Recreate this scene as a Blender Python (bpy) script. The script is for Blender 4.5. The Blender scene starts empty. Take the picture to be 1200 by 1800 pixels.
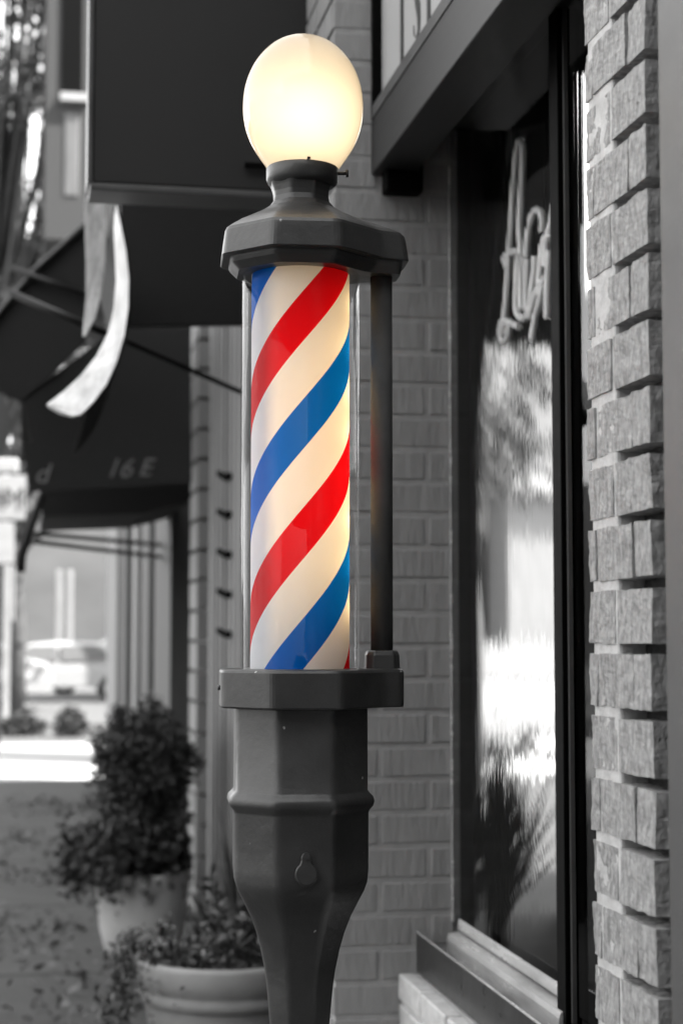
import bpy, math, random
from mathutils import Vector, Matrix
from math import radians as R, sin, cos, pi, atan, atan2, sqrt

# ------------------------------------------------------------------ camera
S = bpy.context.scene
COL = S.collection
F = 3000.0                                   # focal length in photo pixels (1200 x 1800)
TH = atan(555.0/F); PH = atan(220.0/F)       # yaw to the right of the street axis, tilt up
CAM = Vector((0, 0, 1.45))
FWD = Vector((sin(TH)*cos(PH), cos(TH)*cos(PH), sin(PH)))
RGT = Vector((cos(TH), -sin(TH), 0))
UPV = RGT.cross(FWD)
cd = bpy.data.cameras.new("camera"); cam = bpy.data.objects.new("camera", cd); COL.objects.link(cam)
cd.sensor_fit = 'VERTICAL'; cd.sensor_height = 36; cd.sensor_width = 24; cd.lens = 60
cd.clip_start = 0.05; cd.clip_end = 2000
cam.matrix_world = Matrix((RGT, UPV, -FWD)).transposed().to_4x4(); cam.location = CAM
cd.dof.use_dof = True; cd.dof.focus_distance = 2.17; cd.dof.aperture_fstop = 5.0; cd.dof.aperture_blades = 0
S.camera = cam

# ------------------------------------------------------------------ sky, sun, exposure
SUN_EL = 50; SUN_DIR = Vector((0.87, -0.49, 0)).normalized()      # where the sun stands (behind the shops)
w = bpy.data.worlds.new("World"); S.world = w; w.use_nodes = True
wn = w.node_tree.nodes; wl = w.node_tree.links; bg = wn["Background"]
sky = wn.new("ShaderNodeTexSky"); sky.sky_type = 'NISHITA'; sky.sun_disc = False
sky.sun_elevation = R(SUN_EL); sky.sun_rotation = atan2(SUN_DIR.x, SUN_DIR.y)
hs = wn.new("ShaderNodeHueSaturation"); hs.inputs['Saturation'].default_value = 0.0
wl.new(sky.outputs[0], hs.inputs['Color']); wl.new(hs.outputs[0], bg.inputs[0]); bg.inputs[1].default_value = 0.14
sd = bpy.data.lights.new("sun", 'SUN'); sd.energy = 3.5; sd.angle = R(0.5); sd.color = (1, 0.99, 0.97)
so = bpy.data.objects.new("sun", sd); COL.objects.link(so)
so.rotation_euler = Vector((SUN_DIR.x*cos(R(SUN_EL)), SUN_DIR.y*cos(R(SUN_EL)), sin(R(SUN_EL)))).to_track_quat('Z', 'Y').to_euler()
S.view_settings.view_transform = 'Standard'; S.view_settings.look = 'None'
S.view_settings.exposure = 2.6; S.view_settings.gamma = 1
S.render.engine = 'CYCLES'
S.cycles.max_bounces = 10; S.cycles.transparent_max_bounces = 16; S.cycles.use_denoising = True
S.cycles.caustics_reflective = False; S.cycles.caustics_refractive = True
S.cycles.sample_clamp_indirect = 6
rng = random.Random(11)

# ------------------------------------------------------------------ helpers
def W(px, py, X=None, Y=None, Z=None):
    """photo pixel -> world point on the plane X=, Y= or Z="""
    d = FWD + RGT*((px-600)/F) + UPV*((900-py)/F)
    if X is not None: t = (X-CAM.x)/d.x
    elif Y is not None: t = (Y-CAM.y)/d.y
    else: t = (Z-CAM.z)/d.z
    return CAM + d*t

class MB:
    def __init__(s): s.v = []; s.f = []; s.sm = []
    def add(s, vs, fs, smooth=False):
        b = len(s.v); s.v += [tuple(p) for p in vs]
        for f in fs: s.f.append(tuple(b+i for i in f)); s.sm.append(smooth)
        return s
    def box(s, x0, x1, y0, y1, z0, z1):
        v = [(x, y, z) for z in (z0, z1) for y in (y0, y1) for x in (x0, x1)]
        return s.add(v, [(0,2,3,1),(4,5,7,6),(0,1,5,4),(2,6,7,3),(0,4,6,2),(1,3,7,5)])
    def tube(s, path, r, n=8, cap=True, smooth=True):
        path = [Vector(p) for p in path]; m = len(path)
        rs = r if isinstance(r, (list, tuple)) else [r]*m
        t = (path[1]-path[0]).normalized()
        a = Vector((0,0,1)) if abs(t.z) < .9 else Vector((1,0,0))
        nrm = t.cross(a).normalized(); rings = []
        for i, p in enumerate(path):
            t2 = (path[min(i+1,m-1)]-path[max(i-1,0)]).normalized()
            nrm = (nrm - t2*nrm.dot(t2)).normalized(); b = t2.cross(nrm)
            rings.append([p + (nrm*cos(2*pi*k/n) + b*sin(2*pi*k/n))*rs[i] for k in range(n)])
        return s.loft(rings, cap, smooth)
    def loft(s, rings, cap=True, smooth=False, close=True):
        n = len(rings[0]); vs = [p for r in rings for p in r]; fs = []
        for i in range(len(rings)-1):
            for k in range(n if close else n-1):
                k2 = (k+1) % n
                fs.append((i*n+k, i*n+k2, (i+1)*n+k2, (i+1)*n+k))
        s.add(vs, fs, smooth)
        if cap:
            b = len(s.v)-len(vs)
            s.f.append(tuple(b+k for k in reversed(range(n)))); s.sm.append(False)
            s.f.append(tuple(b+(len(rings)-1)*n+k for k in range(n))); s.sm.append(False)
        return s
    def lathe(s, prof, n=48, c=(0,0,0), cap=True, smooth=True):
        rings = [[(c[0]+r*cos(2*pi*k/n), c[1]+r*sin(2*pi*k/n), c[2]+z) for k in range(n)] for r, z in prof]
        return s.loft(rings, cap, smooth)
    def prism(s, poly, dv):
        """polygon of 3D points extruded by vector dv"""
        a = [Vector(p) for p in poly]; b = [p+Vector(dv) for p in a]
        return s.loft([a, b])
    def quad(s, a, b, c, d): return s.add([a, b, c, d], [(0,1,2,3)])
    def leaf(s, p, L, wd, rg, droop=0.0):
        d = Vector((rg.gauss(0,1), rg.gauss(0,1), rg.gauss(0,.8)-droop)).normalized()
        q = d.orthogonal().normalized(); q = Matrix.Rotation(rg.uniform(0,6.28), 3, d) @ q
        up = d.cross(q)
        p = Vector(p)
        return s.add([p, p+d*L*.45+q*wd*.5+up*L*.06, p+d*L, p+d*L*.45-q*wd*.5+up*L*.06], [(0,1,2),(0,2,3)])
    def build(s, name, m, parent=None, bevel=0, seg=2, auto=False):
        me = bpy.data.meshes.new(name); me.from_pydata(s.v, [], s.f); me.update()
        import bmesh as _b
        bm = _b.new(); bm.from_mesh(me); _b.ops.recalc_face_normals(bm, faces=bm.faces); bm.to_mesh(me); bm.free()
        for p, q in zip(me.polygons, s.sm): p.use_smooth = q
        me.materials.append(m)
        o = bpy.data.objects.new(name, me); COL.objects.link(o)
        if parent is not None:
            o.parent = parent; o.matrix_parent_inverse = Matrix.Translation(parent.location).inverted()
        if bevel:
            bv = o.modifiers.new("bevel", 'BEVEL'); bv.width = bevel; bv.segments = seg; bv.limit_method = 'ANGLE'; bv.angle_limit = R(35)
        return o

def thing(name, label, cat, loc=(0,0,0), group=None):
    o = bpy.data.objects.new(name, None); COL.objects.link(o); o.location = loc
    o.empty_display_size = .1
    o['label'] = label; o['category'] = cat
    if group: o['group'] = group
    return o
def tag(o, label, cat, group=None, kind=None):
    o['label'] = label; o['category'] = cat
    if group: o['group'] = group
    if kind: o['kind'] = kind
    return o
def struct(o, label=None):
    o['kind'] = 'structure'
    if label: o['label'] = label; o['category'] = 'ground'
    return o

def mat(name, col, rough=.6, metal=0, var=0.0, vscale=8, stretch=(1,1,1), bump=0.0, bscale=60, bstretch=None, spec=.5, coat=0, var2=None):
    """grey procedural material: noise-varied base colour and bump in object space"""
    m = bpy.data.materials.new(name); m.use_nodes = True
    n = m.node_tree.nodes; l = m.node_tree.links; b = n["Principled BSDF"]
    c = (col, col, col) if isinstance(col, (int, float)) else col
    b.inputs['Base Color'].default_value = (*c, 1); b.inputs['Roughness'].default_value = rough
    b.inputs['Metallic'].default_value = metal; b.inputs['Specular IOR Level'].default_value = spec
    b.inputs['Coat Weight'].default_value = coat; b.inputs['Coat Roughness'].default_value = .15
    tc = n.new("ShaderNodeTexCoord")
    def noise(sc, st, det=5):
        mp = n.new("ShaderNodeMapping"); mp.inputs['Scale'].default_value = st
        nz = n.new("ShaderNodeTexNoise"); nz.inputs['Scale'].default_value = sc; nz.inputs['Detail'].default_value = det
        nz.inputs['Roughness'].default_value = .6
        l.new(tc.outputs['Object'], mp.inputs[0]); l.new(mp.outputs[0], nz.inputs['Vector']); return nz
    if var:
        nz = noise(vscale, stretch)
        rp = n.new("ShaderNodeValToRGB")
        lo = var2[0] if var2 else 1-var; hi = var2[1] if var2 else 1+var
        rp.color_ramp.elements[0].position = .3; rp.color_ramp.elements[1].position = .7
        rp.color_ramp.elements[0].color = (*[x*lo for x in c], 1); rp.color_ramp.elements[1].color = (*[min(1, x*hi) for x in c], 1)
        l.new(nz.outputs['Fac'], rp.inputs[0]); l.new(rp.outputs[0], b.inputs['Base Color'])
        mr = n.new("ShaderNodeMapRange"); mr.inputs['To Min'].default_value = max(0, rough-.1); mr.inputs['To Max'].default_value = min(1, rough+.12)
        l.new(nz.outputs['Fac'], mr.inputs['Value']); l.new(mr.outputs[0], b.inputs['Roughness'])
    if bump:
        nb = noise(bscale, bstretch or (1,1,1))
        bp = n.new("ShaderNodeBump"); bp.inputs['Strength'].default_value = 1; bp.inputs['Distance'].default_value = bump
        l.new(nb.outputs['Fac'], bp.inputs['Height']); l.new(bp.outputs[0], b.inputs['Normal'])
    return m

def glass_mat(name, tint=1.0, refl=1.0, ior=1.5, rough=0.0):
    m = bpy.data.materials.new(name); m.use_nodes = True
    n = m.node_tree.nodes; l = m.node_tree.links; n.clear()
    out = n.new("ShaderNodeOutputMaterial"); mx = n.new("ShaderNodeMixShader")
    tr = n.new("ShaderNodeBsdfTransparent"); tr.inputs[0].default_value = (tint, tint, tint, 1)
    gl = n.new("ShaderNodeBsdfGlossy"); gl.inputs['Roughness'].default_value = rough
    lw = n.new("ShaderNodeLayerWeight"); lw.inputs['Blend'].default_value = .5      # Schlick's Fresnel, same from both faces
    pw = n.new("ShaderNodeMath"); pw.operation = 'POWER'; pw.inputs[1].default_value = 5
    l.new(lw.outputs['Facing'], pw.inputs[0]); f0 = ((ior-1)/(ior+1))**2
    mu = n.new("ShaderNodeMath"); mu.operation = 'MULTIPLY_ADD'; mu.inputs[1].default_value = refl*(1-f0); mu.inputs[2].default_value = refl*f0; mu.use_clamp = True
    l.new(pw.outputs[0], mu.inputs[0]); l.new(mu.outputs[0], mx.inputs[0])
    l.new(tr.outputs[0], mx.inputs[1]); l.new(gl.outputs[0], mx.inputs[2]); l.new(mx.outputs[0], out.inputs[0])
    return m

M = {}
M['metal'] = mat('dark_painted_iron', .041, .33, var=.2, vscale=18, bump=.0016, bscale=26, spec=.55)
def chips(m, scale, thr, col):
    n = m.node_tree.nodes; l = m.node_tree.links; b = n["Principled BSDF"]
    tc = n.new("ShaderNodeTexCoord"); nz = n.new("ShaderNodeTexNoise"); nz.inputs['Scale'].default_value = scale; nz.inputs['Detail'].default_value = 1
    gt = n.new("ShaderNodeMath"); gt.operation = 'GREATER_THAN'; gt.inputs[1].default_value = thr
    mx = n.new("ShaderNodeMixRGB"); mx.inputs[2].default_value = (col, col, col, 1)
    l.new(tc.outputs['Object'], nz.inputs['Vector']); l.new(nz.outputs['Fac'], gt.inputs[0]); l.new(gt.outputs[0], mx.inputs[0])
    l.new(b.inputs['Base Color'].links[0].from_socket, mx.inputs[1]); l.new(mx.outputs[0], b.inputs['Base Color'])
M['rod'] = mat('matte_painted_rod', .085, .75, var=.15, vscale=18, bump=.001, bscale=26, spec=.08)
chips(M['metal'], 95, .80, .32)
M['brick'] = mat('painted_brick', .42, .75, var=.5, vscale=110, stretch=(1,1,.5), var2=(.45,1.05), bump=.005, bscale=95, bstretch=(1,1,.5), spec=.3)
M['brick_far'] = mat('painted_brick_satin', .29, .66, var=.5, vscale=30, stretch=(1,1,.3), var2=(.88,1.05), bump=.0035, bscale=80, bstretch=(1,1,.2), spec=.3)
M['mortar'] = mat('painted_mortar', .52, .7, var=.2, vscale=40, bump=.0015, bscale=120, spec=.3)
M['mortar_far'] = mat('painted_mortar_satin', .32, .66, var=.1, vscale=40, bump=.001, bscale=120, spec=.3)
M['gap'] = mat('raked_joint', .03, .95, var=.4, vscale=60, bump=.003, bscale=200)
M['steel_post'] = mat('grey_painted_steel', .065, .5, var=.08, vscale=20, bump=.0002, bscale=200)
M['black'] = mat('black_frame', .0015, .6, var=.2, vscale=20, spec=.05)
M['darkframe'] = mat('charcoal_frame', .011, .45, var=.12, vscale=10, stretch=(1,.1,1))
M['alu'] = mat('worn_aluminium', .62, .25, metal=.35, var=.35, vscale=16, stretch=(1,.15,1), bump=.0008, bscale=30)
M['flash'] = mat('dark_flashing', .03, .3, metal=.3, var=.4, vscale=18, bump=.0006, bscale=30)  # dark ground mirrored in the sill front is put into this colour
M['signface'] = mat('sign_face', .36, .5, var=.04, vscale=6)
M['ink'] = mat('sign_ink', .02, .6)
M['fabric'] = mat('black_canvas', .005, .85, var=.3, vscale=30, bump=.0008, bscale=300)
M['fabric2'] = mat('charcoal_canvas', .011, .85, var=.3, vscale=20, bump=.0008, bscale=300)
M['panel'] = mat('dark_sign_board', .011, .55, var=.1, vscale=8, bump=.0002, bscale=300, spec=.4)
M['edge'] = mat('grey_metal_edge', .06, .4, var=.2, vscale=12)
M['white'] = mat('white_paint', .62, .5, var=.12, vscale=14, bump=.0003, bscale=80)
M['signwhite'] = mat('white_sign_paint', .21, .5, var=.1)
M['band'] = mat('weathered_white_band', .8, .6, var=.3, vscale=26, stretch=(1,1,.35), var2=(.62,1.08), bump=.0008, bscale=60)
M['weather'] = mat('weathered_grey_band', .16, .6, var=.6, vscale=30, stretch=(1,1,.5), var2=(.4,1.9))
M['trim'] = mat('pale_trim', .20, .6, var=.15, vscale=8, stretch=(1,1,.2))
M['trimd'] = mat('dull_trim', .07, .6, var=.2, vscale=8, stretch=(1,1,.2))
M['darkwall'] = mat('dark_wall', .022, .8, var=.3, vscale=5)
M['wall'] = mat('stucco', .02, .8, var=.15, vscale=4, bump=.002, bscale=60)
M['pot'] = mat('pale_glazed_pot', .34, .5, var=.12, vscale=9, bump=.0008, bscale=50)
M['potw'] = mat('white_pot', .52, .55, var=.1, vscale=6)
M['soil'] = mat('soil', .02, .95, var=.5, vscale=40, bump=.01, bscale=60)
M['leaf'] = mat('leaf', .05, .5, var=.5, vscale=40, var2=(.4,1.6))
M['leafd'] = mat('dark_leaf', .028, .55, var=.5, vscale=25, var2=(.4,1.7))
M['leaft'] = mat('tree_leaf', .045, .6, var=.5, vscale=3, var2=(.5,1.6))
M['bark'] = mat('bark', .06, .9, var=.4, vscale=20, stretch=(1,1,.3), bump=.01, bscale=40)
M['stem'] = mat('stem', .035, .8)
M['paper'] = mat('dry_leaf', .09, .8, var=.6, vscale=22, var2=(.15,2.2))
M['carwhite'] = mat('white_car_paint', .27, .25, coat=.6)
M['tyre'] = mat('tyre', .015, .8); M['rim'] = mat('rim', .4, .3, metal=.8)
M['carglass'] = mat('car_window', .12, .08, spec=.8)
M['lampw'] = mat('head_lamp', .7, .15)
M['tube'] = mat('unlit_neon_tube', .88, .25, var=.1)
M['stucco2'] = mat('pale_render', .40, .8, var=.18, vscale=1.2)
M['pane'] = glass_mat('shop_window_glass', .97, .5, 1.5)
def wavy(m, amt):
    n = m.node_tree.nodes; l = m.node_tree.links
    tr = [x for x in n if x.type == 'BSDF_TRANSPARENT'][0]; mx = [x for x in n if x.type == 'MIX_SHADER'][0]
    tc = n.new("ShaderNodeTexCoord"); ge = n.new("ShaderNodeNewGeometry")
    mp = n.new("ShaderNodeMapping"); mp.inputs['Scale'].default_value = (1, 160, 1.2)
    nz = n.new("ShaderNodeTexNoise"); nz.inputs['Scale'].default_value = 1; nz.inputs['Detail'].default_value = 3
    l.new(tc.outputs['Object'], mp.inputs[0]); l.new(mp.outputs[0], nz.inputs['Vector'])
    su = n.new("ShaderNodeMath"); su.operation = 'SUBTRACT'; su.inputs[1].default_value = .5; l.new(nz.outputs['Fac'], su.inputs[0])
    mu = n.new("ShaderNodeMath"); mu.operation = 'MULTIPLY'; mu.inputs[1].default_value = amt; l.new(su.outputs[0], mu.inputs[0])
    cb = n.new("ShaderNodeCombineXYZ"); l.new(mu.outputs[0], cb.inputs[2])
    ad = n.new("ShaderNodeVectorMath"); ad.operation = 'ADD'; l.new(ge.outputs['Normal'], ad.inputs[0]); l.new(cb.outputs[0], ad.inputs[1])
    no = n.new("ShaderNodeVectorMath"); no.operation = 'NORMALIZE'; l.new(ad.outputs[0], no.inputs[0])
    rf = n.new("ShaderNodeBsdfRefraction"); rf.inputs['IOR'].default_value = 1.45; rf.inputs['Roughness'].default_value = 0; rf.inputs['Color'].default_value = (1,1,1,1)
    l.new(no.outputs[0], rf.inputs['Normal'])
    m2 = n.new("ShaderNodeMixShader"); m2.inputs[0].default_value = 1.0
    l.new(tr.outputs[0], m2.inputs[1]); l.new(rf.outputs[0], m2.inputs[2]); l.new(m2.outputs[0], mx.inputs[1])
wavy(M['pane'], .045)
M['tube_glass'] = glass_mat('clear_tube_glass', .985, .36, 1.42)
M['floor'] = mat('dark_shop_floor', .012, .7, spec=.2, var=.4, vscale=3)
M['asphalt'] = mat('asphalt', .07, .9, var=.2, vscale=3, bump=.004, bscale=90)
M['curtain'] = mat('dark_drape', .13, .9, var=.2, vscale=20, stretch=(1,1,.1))
M['hill'] = mat('wooded_hill', .022, .95, var=.4, vscale=.25, var2=(.65,1.4))

def sidewalk_mat():
    m = mat('brick_paving', .085, .8, var=.55, vscale=5, bump=.003, bscale=80)
    n = m.node_tree.nodes; l = m.node_tree.links; b = n["Principled BSDF"]
    tc = n.new("ShaderNodeTexCoord"); br = n.new("ShaderNodeTexBrick")
    br.inputs['Scale'].default_value = 1; br.inputs['Brick Width'].default_value = 30; br.inputs['Row Height'].default_value = 1.9
    br.inputs['Mortar Size'].default_value = .03; br.offset = 0
    br.inputs['Color1'].default_value = (.055,.055,.055,1); br.inputs['Color2'].default_value = (.07,.07,.07,1); br.inputs['Mortar'].default_value = (.012,.012,.012,1)
    mx = n.new("ShaderNodeMixRGB"); mx.blend_type = 'MULTIPLY'; mx.inputs[0].default_value = .6
    src = b.inputs['Base Color'].links[0].from_socket
    sc = n.new("ShaderNodeMixRGB"); sc.blend_type = 'MULTIPLY'; sc.inputs[0].default_value = 1; sc.inputs[2].default_value = (9,9,9,1)
    mp = n.new("ShaderNodeMapping"); mp.inputs['Location'].default_value = (9.3, 0, 0)
    l.new(src, sc.inputs[1]); l.new(tc.outputs['Object'], mp.inputs[0]); l.new(mp.outputs[0], br.inputs['Vector'])
    l.new(br.outputs['Color'], mx.inputs[1]); l.new(sc.outputs[0], mx.inputs[2]); l.new(mx.outputs[0], b.inputs['Base Color'])
    return m
M['sidewalk'] = sidewalk_mat()

# ------------------------------------------------------------------ ground
XF, XW = .62, .868           # front of the brick piers, plane of the window glass
YP = 3.44                    # face of the far brick pier
XS = .92                     # plane of the next shop fronts
YE = 17.2                    # where the row of shops ends
struct(MB().box(-400, 400, -200, 900, -.35, -.15).build('ground', M['asphalt']), 'wide asphalt ground under the whole street')
struct(MB().box(-2.6, 5.2, -8, YE+.6, -.15, 0).build('sidewalk', M['sidewalk']), 'dark paved sidewalk in front of the shops')
struct(MB().box(-2.75, -2.6, -8, YE+.75, -.15, .004).build('kerb', M['trimd']), 'kerb along the sidewalk')
conc = mat('pale_concrete', .36, .85, var=.12, vscale=1.5, bump=.002, bscale=40)
struct(MB().box(-14, 9, 18.2, 25.5, -.15, -.1).build('street', conc), 'sunlit pale side street crossing beyond the shops')
struct(MB().box(-40, 40, 31, 60, -.15, -.09).build('parking_lot', mat('worn_asphalt', .075, .9, var=.2, vscale=1)), 'grey parking lot where the white cars stand')
struct(MB().box(2.2, 12, 8.8, 18, -.15, -.02).build('courtyard', mat('court_paving', .014, .8, var=.35, vscale=2.5, stretch=(1,.3,1))), 'paved court added behind the shop in place of street reflections')  # court added to stand in for street reflections in the window

# leaf litter
lm = MB()
for i in range(6500):
    y = 4.6 + 11.5*rng.random()**1.3; x = rng.uniform(-.75, .95)
    if rng.random() < .35: x = .55+.4*rng.random()
    if sin(x*5+y*1.7)+sin(y*3.1-x*2) < rng.uniform(-1.4, 1.2): continue
    lm.leaf((x, y, .008+rng.random()*.015), rng.uniform(.02,.075), rng.uniform(.015,.045), rng)
tag(lm.build('leaf_litter', M['paper']), 'dry fallen leaves scattered over the dark sidewalk', 'leaves', kind='stuff')

# ------------------------------------------------------------------ brick building blocks
def bricks(mb, o, u, n, ulen, z0, z1, course=.0678, L=.203, joint=.011, proud=.006, depth=.05, jit=.0012, start=0, rg=rng, zoff=0, vj=None):
    """courses of single bricks on the vertical plane through o, running along u, facing n"""
    o = Vector(o); u = Vector(u); n = Vector(n)
    k = int(math.floor((z0-zoff)/course))
    while k*course+zoff < z1:
        za = max(z0, k*course+zoff); zb = min(z1, (k+1)*course+zoff-joint)
        if zb-za > .012:
            x = -L*(0.5 if (k+start) % 2 else 0.0)
            while x < ulen:
                a, b = max(0, x), min(ulen, x+L-(vj or joint))
                if b-a > .012:
                    pr = proud + rg.uniform(-jit, jit); sk = [rg.uniform(-jit, jit) for _ in range(8)]
                    vs = []
                    for i, (uu, dd, zz) in enumerate(((a,-depth,za),(b,-depth,za),(b,-depth,zb),(a,-depth,zb),(a,pr,za),(b,pr,za),(b,pr,zb),(a,pr,zb))):
                        p = o + u*(uu+sk[i]*.6) + n*(dd+(sk[i] if i > 3 else 0)); vs.append((p.x, p.y, zz+sk[(i+3)%8]*.8))
                    mb.add(vs, [(0,3,2,1),(4,5,6,7),(0,1,5,4),(1,2,6,5),(2,3,7,6),(3,0,4,7)])
                x += L
        k += 1
    return mb

# far pier, its face looking at the camera
t = thing('brick_pier', 'grey painted brick pier just behind the barber pole, its flat face to the viewer', 'brick pier', (.75, YP+.2, 0))
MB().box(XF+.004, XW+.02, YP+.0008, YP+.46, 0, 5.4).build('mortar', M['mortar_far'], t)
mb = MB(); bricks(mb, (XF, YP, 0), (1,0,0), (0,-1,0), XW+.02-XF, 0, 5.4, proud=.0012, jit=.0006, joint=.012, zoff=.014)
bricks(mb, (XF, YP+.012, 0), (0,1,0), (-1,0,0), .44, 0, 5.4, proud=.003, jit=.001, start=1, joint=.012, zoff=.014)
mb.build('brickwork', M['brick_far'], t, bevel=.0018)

# near pier: flush mortar towards the window, open raked joints towards the viewer
y40 = W(1041, 1000, X=XF).y; y90 = W(1088, 1000, X=XF).y; y60 = W(1166, 1000, X=XF).y
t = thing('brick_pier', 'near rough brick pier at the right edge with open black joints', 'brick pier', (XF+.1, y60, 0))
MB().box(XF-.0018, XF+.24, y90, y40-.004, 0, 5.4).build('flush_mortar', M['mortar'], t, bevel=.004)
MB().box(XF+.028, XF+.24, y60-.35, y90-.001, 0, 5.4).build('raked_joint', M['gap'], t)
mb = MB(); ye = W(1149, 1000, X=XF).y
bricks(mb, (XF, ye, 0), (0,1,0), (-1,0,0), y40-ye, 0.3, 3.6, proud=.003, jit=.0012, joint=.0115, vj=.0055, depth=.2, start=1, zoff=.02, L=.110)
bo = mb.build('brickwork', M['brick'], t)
def roughen(o, lev, size, st):
    sb = o.modifiers.new('subdivide', 'SUBSURF'); sb.subdivision_type = 'SIMPLE'; sb.levels = sb.render_levels = lev
    for k_, (sz, s_) in enumerate(((size, st), (size*.22, st*.45))):
        tx = bpy.data.textures.new('rough_face', 'CLOUDS'); tx.noise_scale = sz; tx.noise_depth = 3
        dp = o.modifiers.new('rough', 'DISPLACE'); dp.texture = tx; dp.strength = s_; dp.mid_level = .5; dp.texture_coords = 'GLOBAL'
roughen(bo, 4, .025, .0045)

# smooth grey post in front of it
pz = W(1164, 900, X=XF-.012)
o = MB().box(XF-.012, XF+.09, pz.y-.14, pz.y, 0, 5.4).build('steel_post', M['steel_post'], bevel=.006, seg=3)
tag(o, 'smooth grey steel post at the extreme right in front of the rough bricks', 'post')

# ------------------------------------------------------------------ shop window
sw = thing('shop_window', 'tall shop window with black mullion and shiny metal sill right of the barber pole', 'window', (XW, 2.6, .8))
zs = W(800, 1622, X=XW).z; zh = W(792, 222, X=XW).z
ym = W(991, 1000, X=XW).y                           # where the pane meets the mullion
MB().box(XW, XW+.006, ym-.002, YP-.004, zs-.02, zh+.06).build('glass_pane', M['pane'], sw)
MB().box(XW, XW+.006, y40-.5, ym-.046, zs-.02, 3.6).build('glass_pane', M['pane'], sw)
MB().box(XW-.019, XW+.008, ym-.045, ym, zs-.055, 3.6).build('mullion', M['black'], sw, bevel=.0015)
MB().box(XW-.010, XW-.003, ym-.053, ym-.0455, zs-.03, 3.6).build('bead_and_lit_edge', M['steel_post'], sw)
MB().box(XW-.004, XW-.0005, YP-.010, YP-.003, zs, zh).build('bead_and_lit_edge', M['alu'], sw)  # pale strip put in for the lit edge of the glass
# sill profile (X, z) run along the wall
def run(prof, y0, y1): return [[(x, y, z) for x, z in prof] for y in (y0, y1)]
a = W(731, 1640, Y=YP-.01); b = W(775, 1684, Y=YP-.01); c = W(776, 1632, Y=YP-.01)
y0s = ym-.03
MB().loft(run([(a.x, a.z), (a.x+.0022, a.z+.001), (a.x+.0022, a.z-.075), (a.x, a.z-.075)], y0s-.6, YP-.012)).build('sill_flashing', M['flash'], sw)
MB().box(a.x-.0006, a.x+.0028, y0s-.6, YP-.012, a.z+.0012, a.z+.0034).build('sill_lip', M['alu'], sw)
MB().loft(run([(a.x+.0024, a.z-.040), (b.x, b.z+.006), (b.x, b.z-.04), (a.x+.0024, a.z-.06)], y0s-.6, YP-.05)).build('sill_pan', M['alu'], sw)
MB().loft(run([(b.x+.001, b.z-.02), (c.x+.001, c.z-.014), (c.x+.004, c.z-.004), (XW+.012, c.z+.003), (XW+.012, b.z-.02)], y0s, YP-.05)).build('sill_step', M['alu'], sw)
MB().loft(run([(XW-.006, c.z+.007), (XW-.004, zs+.012), (XW-.0008, zs+.014), (XW-.0008, c.z+.007)], y0s, YP-.06)).build('sill_bead', M['alu'], sw)
for k in range(5):
    yk = 2.93+.022*k
    MB().box(a.x+.012, b.x-.008, yk, yk+.007, b.z+.004, b.z+.0125).build('weep_slot', M['flash'], sw)
MB().box(b.x-.004, b.x+.0008, y0s, YP-.05, b.z+.002, b.z+.010).build('sill_seal', M['black'], sw)
# dark block where the second pane's sill begins
MB().box(XW-.022, XW+.05, y40-.5, ym-.0595, zs-.5, zs-.052).build('sill_block', M['black'], sw, bevel=.002)
# low brick wall under the sill
t = thing('low_brick_wall', 'low painted brick wall with chipped top under the metal window sill', 'brick wall', (.8, 2.8, 0))
xb = W(701, 1720, Y=YP).x
MB().box(xb+.004, XW+.06, 1.6, YP-.003, 0, a.z-.083).build('mortar', M['mortar'], t)
mb = MB(); bricks(mb, (xb, YP-.004, 0), (0,-1,0), (-1,0,0), 1.8, 0, a.z-.08, proud=.003, jit=.002, joint=.011, depth=.03, zoff=.045)
mb.build('brickwork', M['mortar'], t, bevel=.004)
# wall above the window
xs = W(652, 300, Y=YP).x
t = thing('upper_wall', 'dark wall and soffit above the shop window behind the long sign', 'wall', (.9, 2, 2.6))
MB().box(xs+.10, XW+.3, -4, YP-.004, zh+.13, 5.4).build('wall_face', M['darkwall'], t)
x2 = W(743, 222, Y=YP-.12).x
z2 = W(743, 222, Y=YP-.12).z; z2t = W(743, 172, Y=YP-.12).z
MB().box(x2, XW+.1, -4, YP-.12, z2, z2t+.1).build('fascia', M['darkframe'], t, bevel=.003)
MB().box(XW-.03, XW+.1, ym, YP-.006, zh-.004, zh+.022).build('window_head', M['darkframe'], t)
MB().box(XW-.045, XW+.1, ym-.6, YP-.03, zh+.0225, zh+.045).build('window_head', M['edge'], t, bevel=.003)
MB().box(XW-.06, XW+.1, ym-.6, YP-.006, zh+.0455, zh+.129).build('window_head', M['darkframe'], t, bevel=.003)
MB().box(.72, .80, YP-.05, YP-.005, zh-.155, zh-.06).build('bracket', M['black'], t, bevel=.006)
# long sign above
t = thing('shop_sign', 'long pale shop sign with black script lettering above the shop window', 'sign', (xs, 3, 2.6))
zb = W(650, 310, X=xs).z; zt = W(657, 205, X=xs).z
yl = W(647, 200, X=xs).y; yr = .4
MB().box(xs, xs+.09, yr, yl, zb, zt-.001).build('frame_rail', M['darkframe'], t, bevel=.003)
MB().box(xs+.0, xs+.09, yl-.045, yl, zt, 3.6).build('frame_stile', M['black'], t, bevel=.003)
MB().box(xs-.0015, xs+.018, yr, yl-.046, zt-.0, zt+.026).build('frame_bead', M['edge'], t)
MB().box(xs+.02, xs+.08, yr, yl-.046, zt, 3.6).build('sign_panel', M['signface'], t)
xl = xs+.0185
for pl in (664, 706, 753):
    p = W(pl, 100, X=xl); MB().box(xl-.001, xl+.001, p.y-.011, p.y+.011, zt+.027, 3.6).build('painted_line', M['ink'], t)
rib = [(744,-120,3),(736,-60,5),(730,-20,6.5),(733,8,7),(735,30,4.5),(735,52,3),(731,69,1.6),(727,62,1.2),(726,45,.6)]
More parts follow.
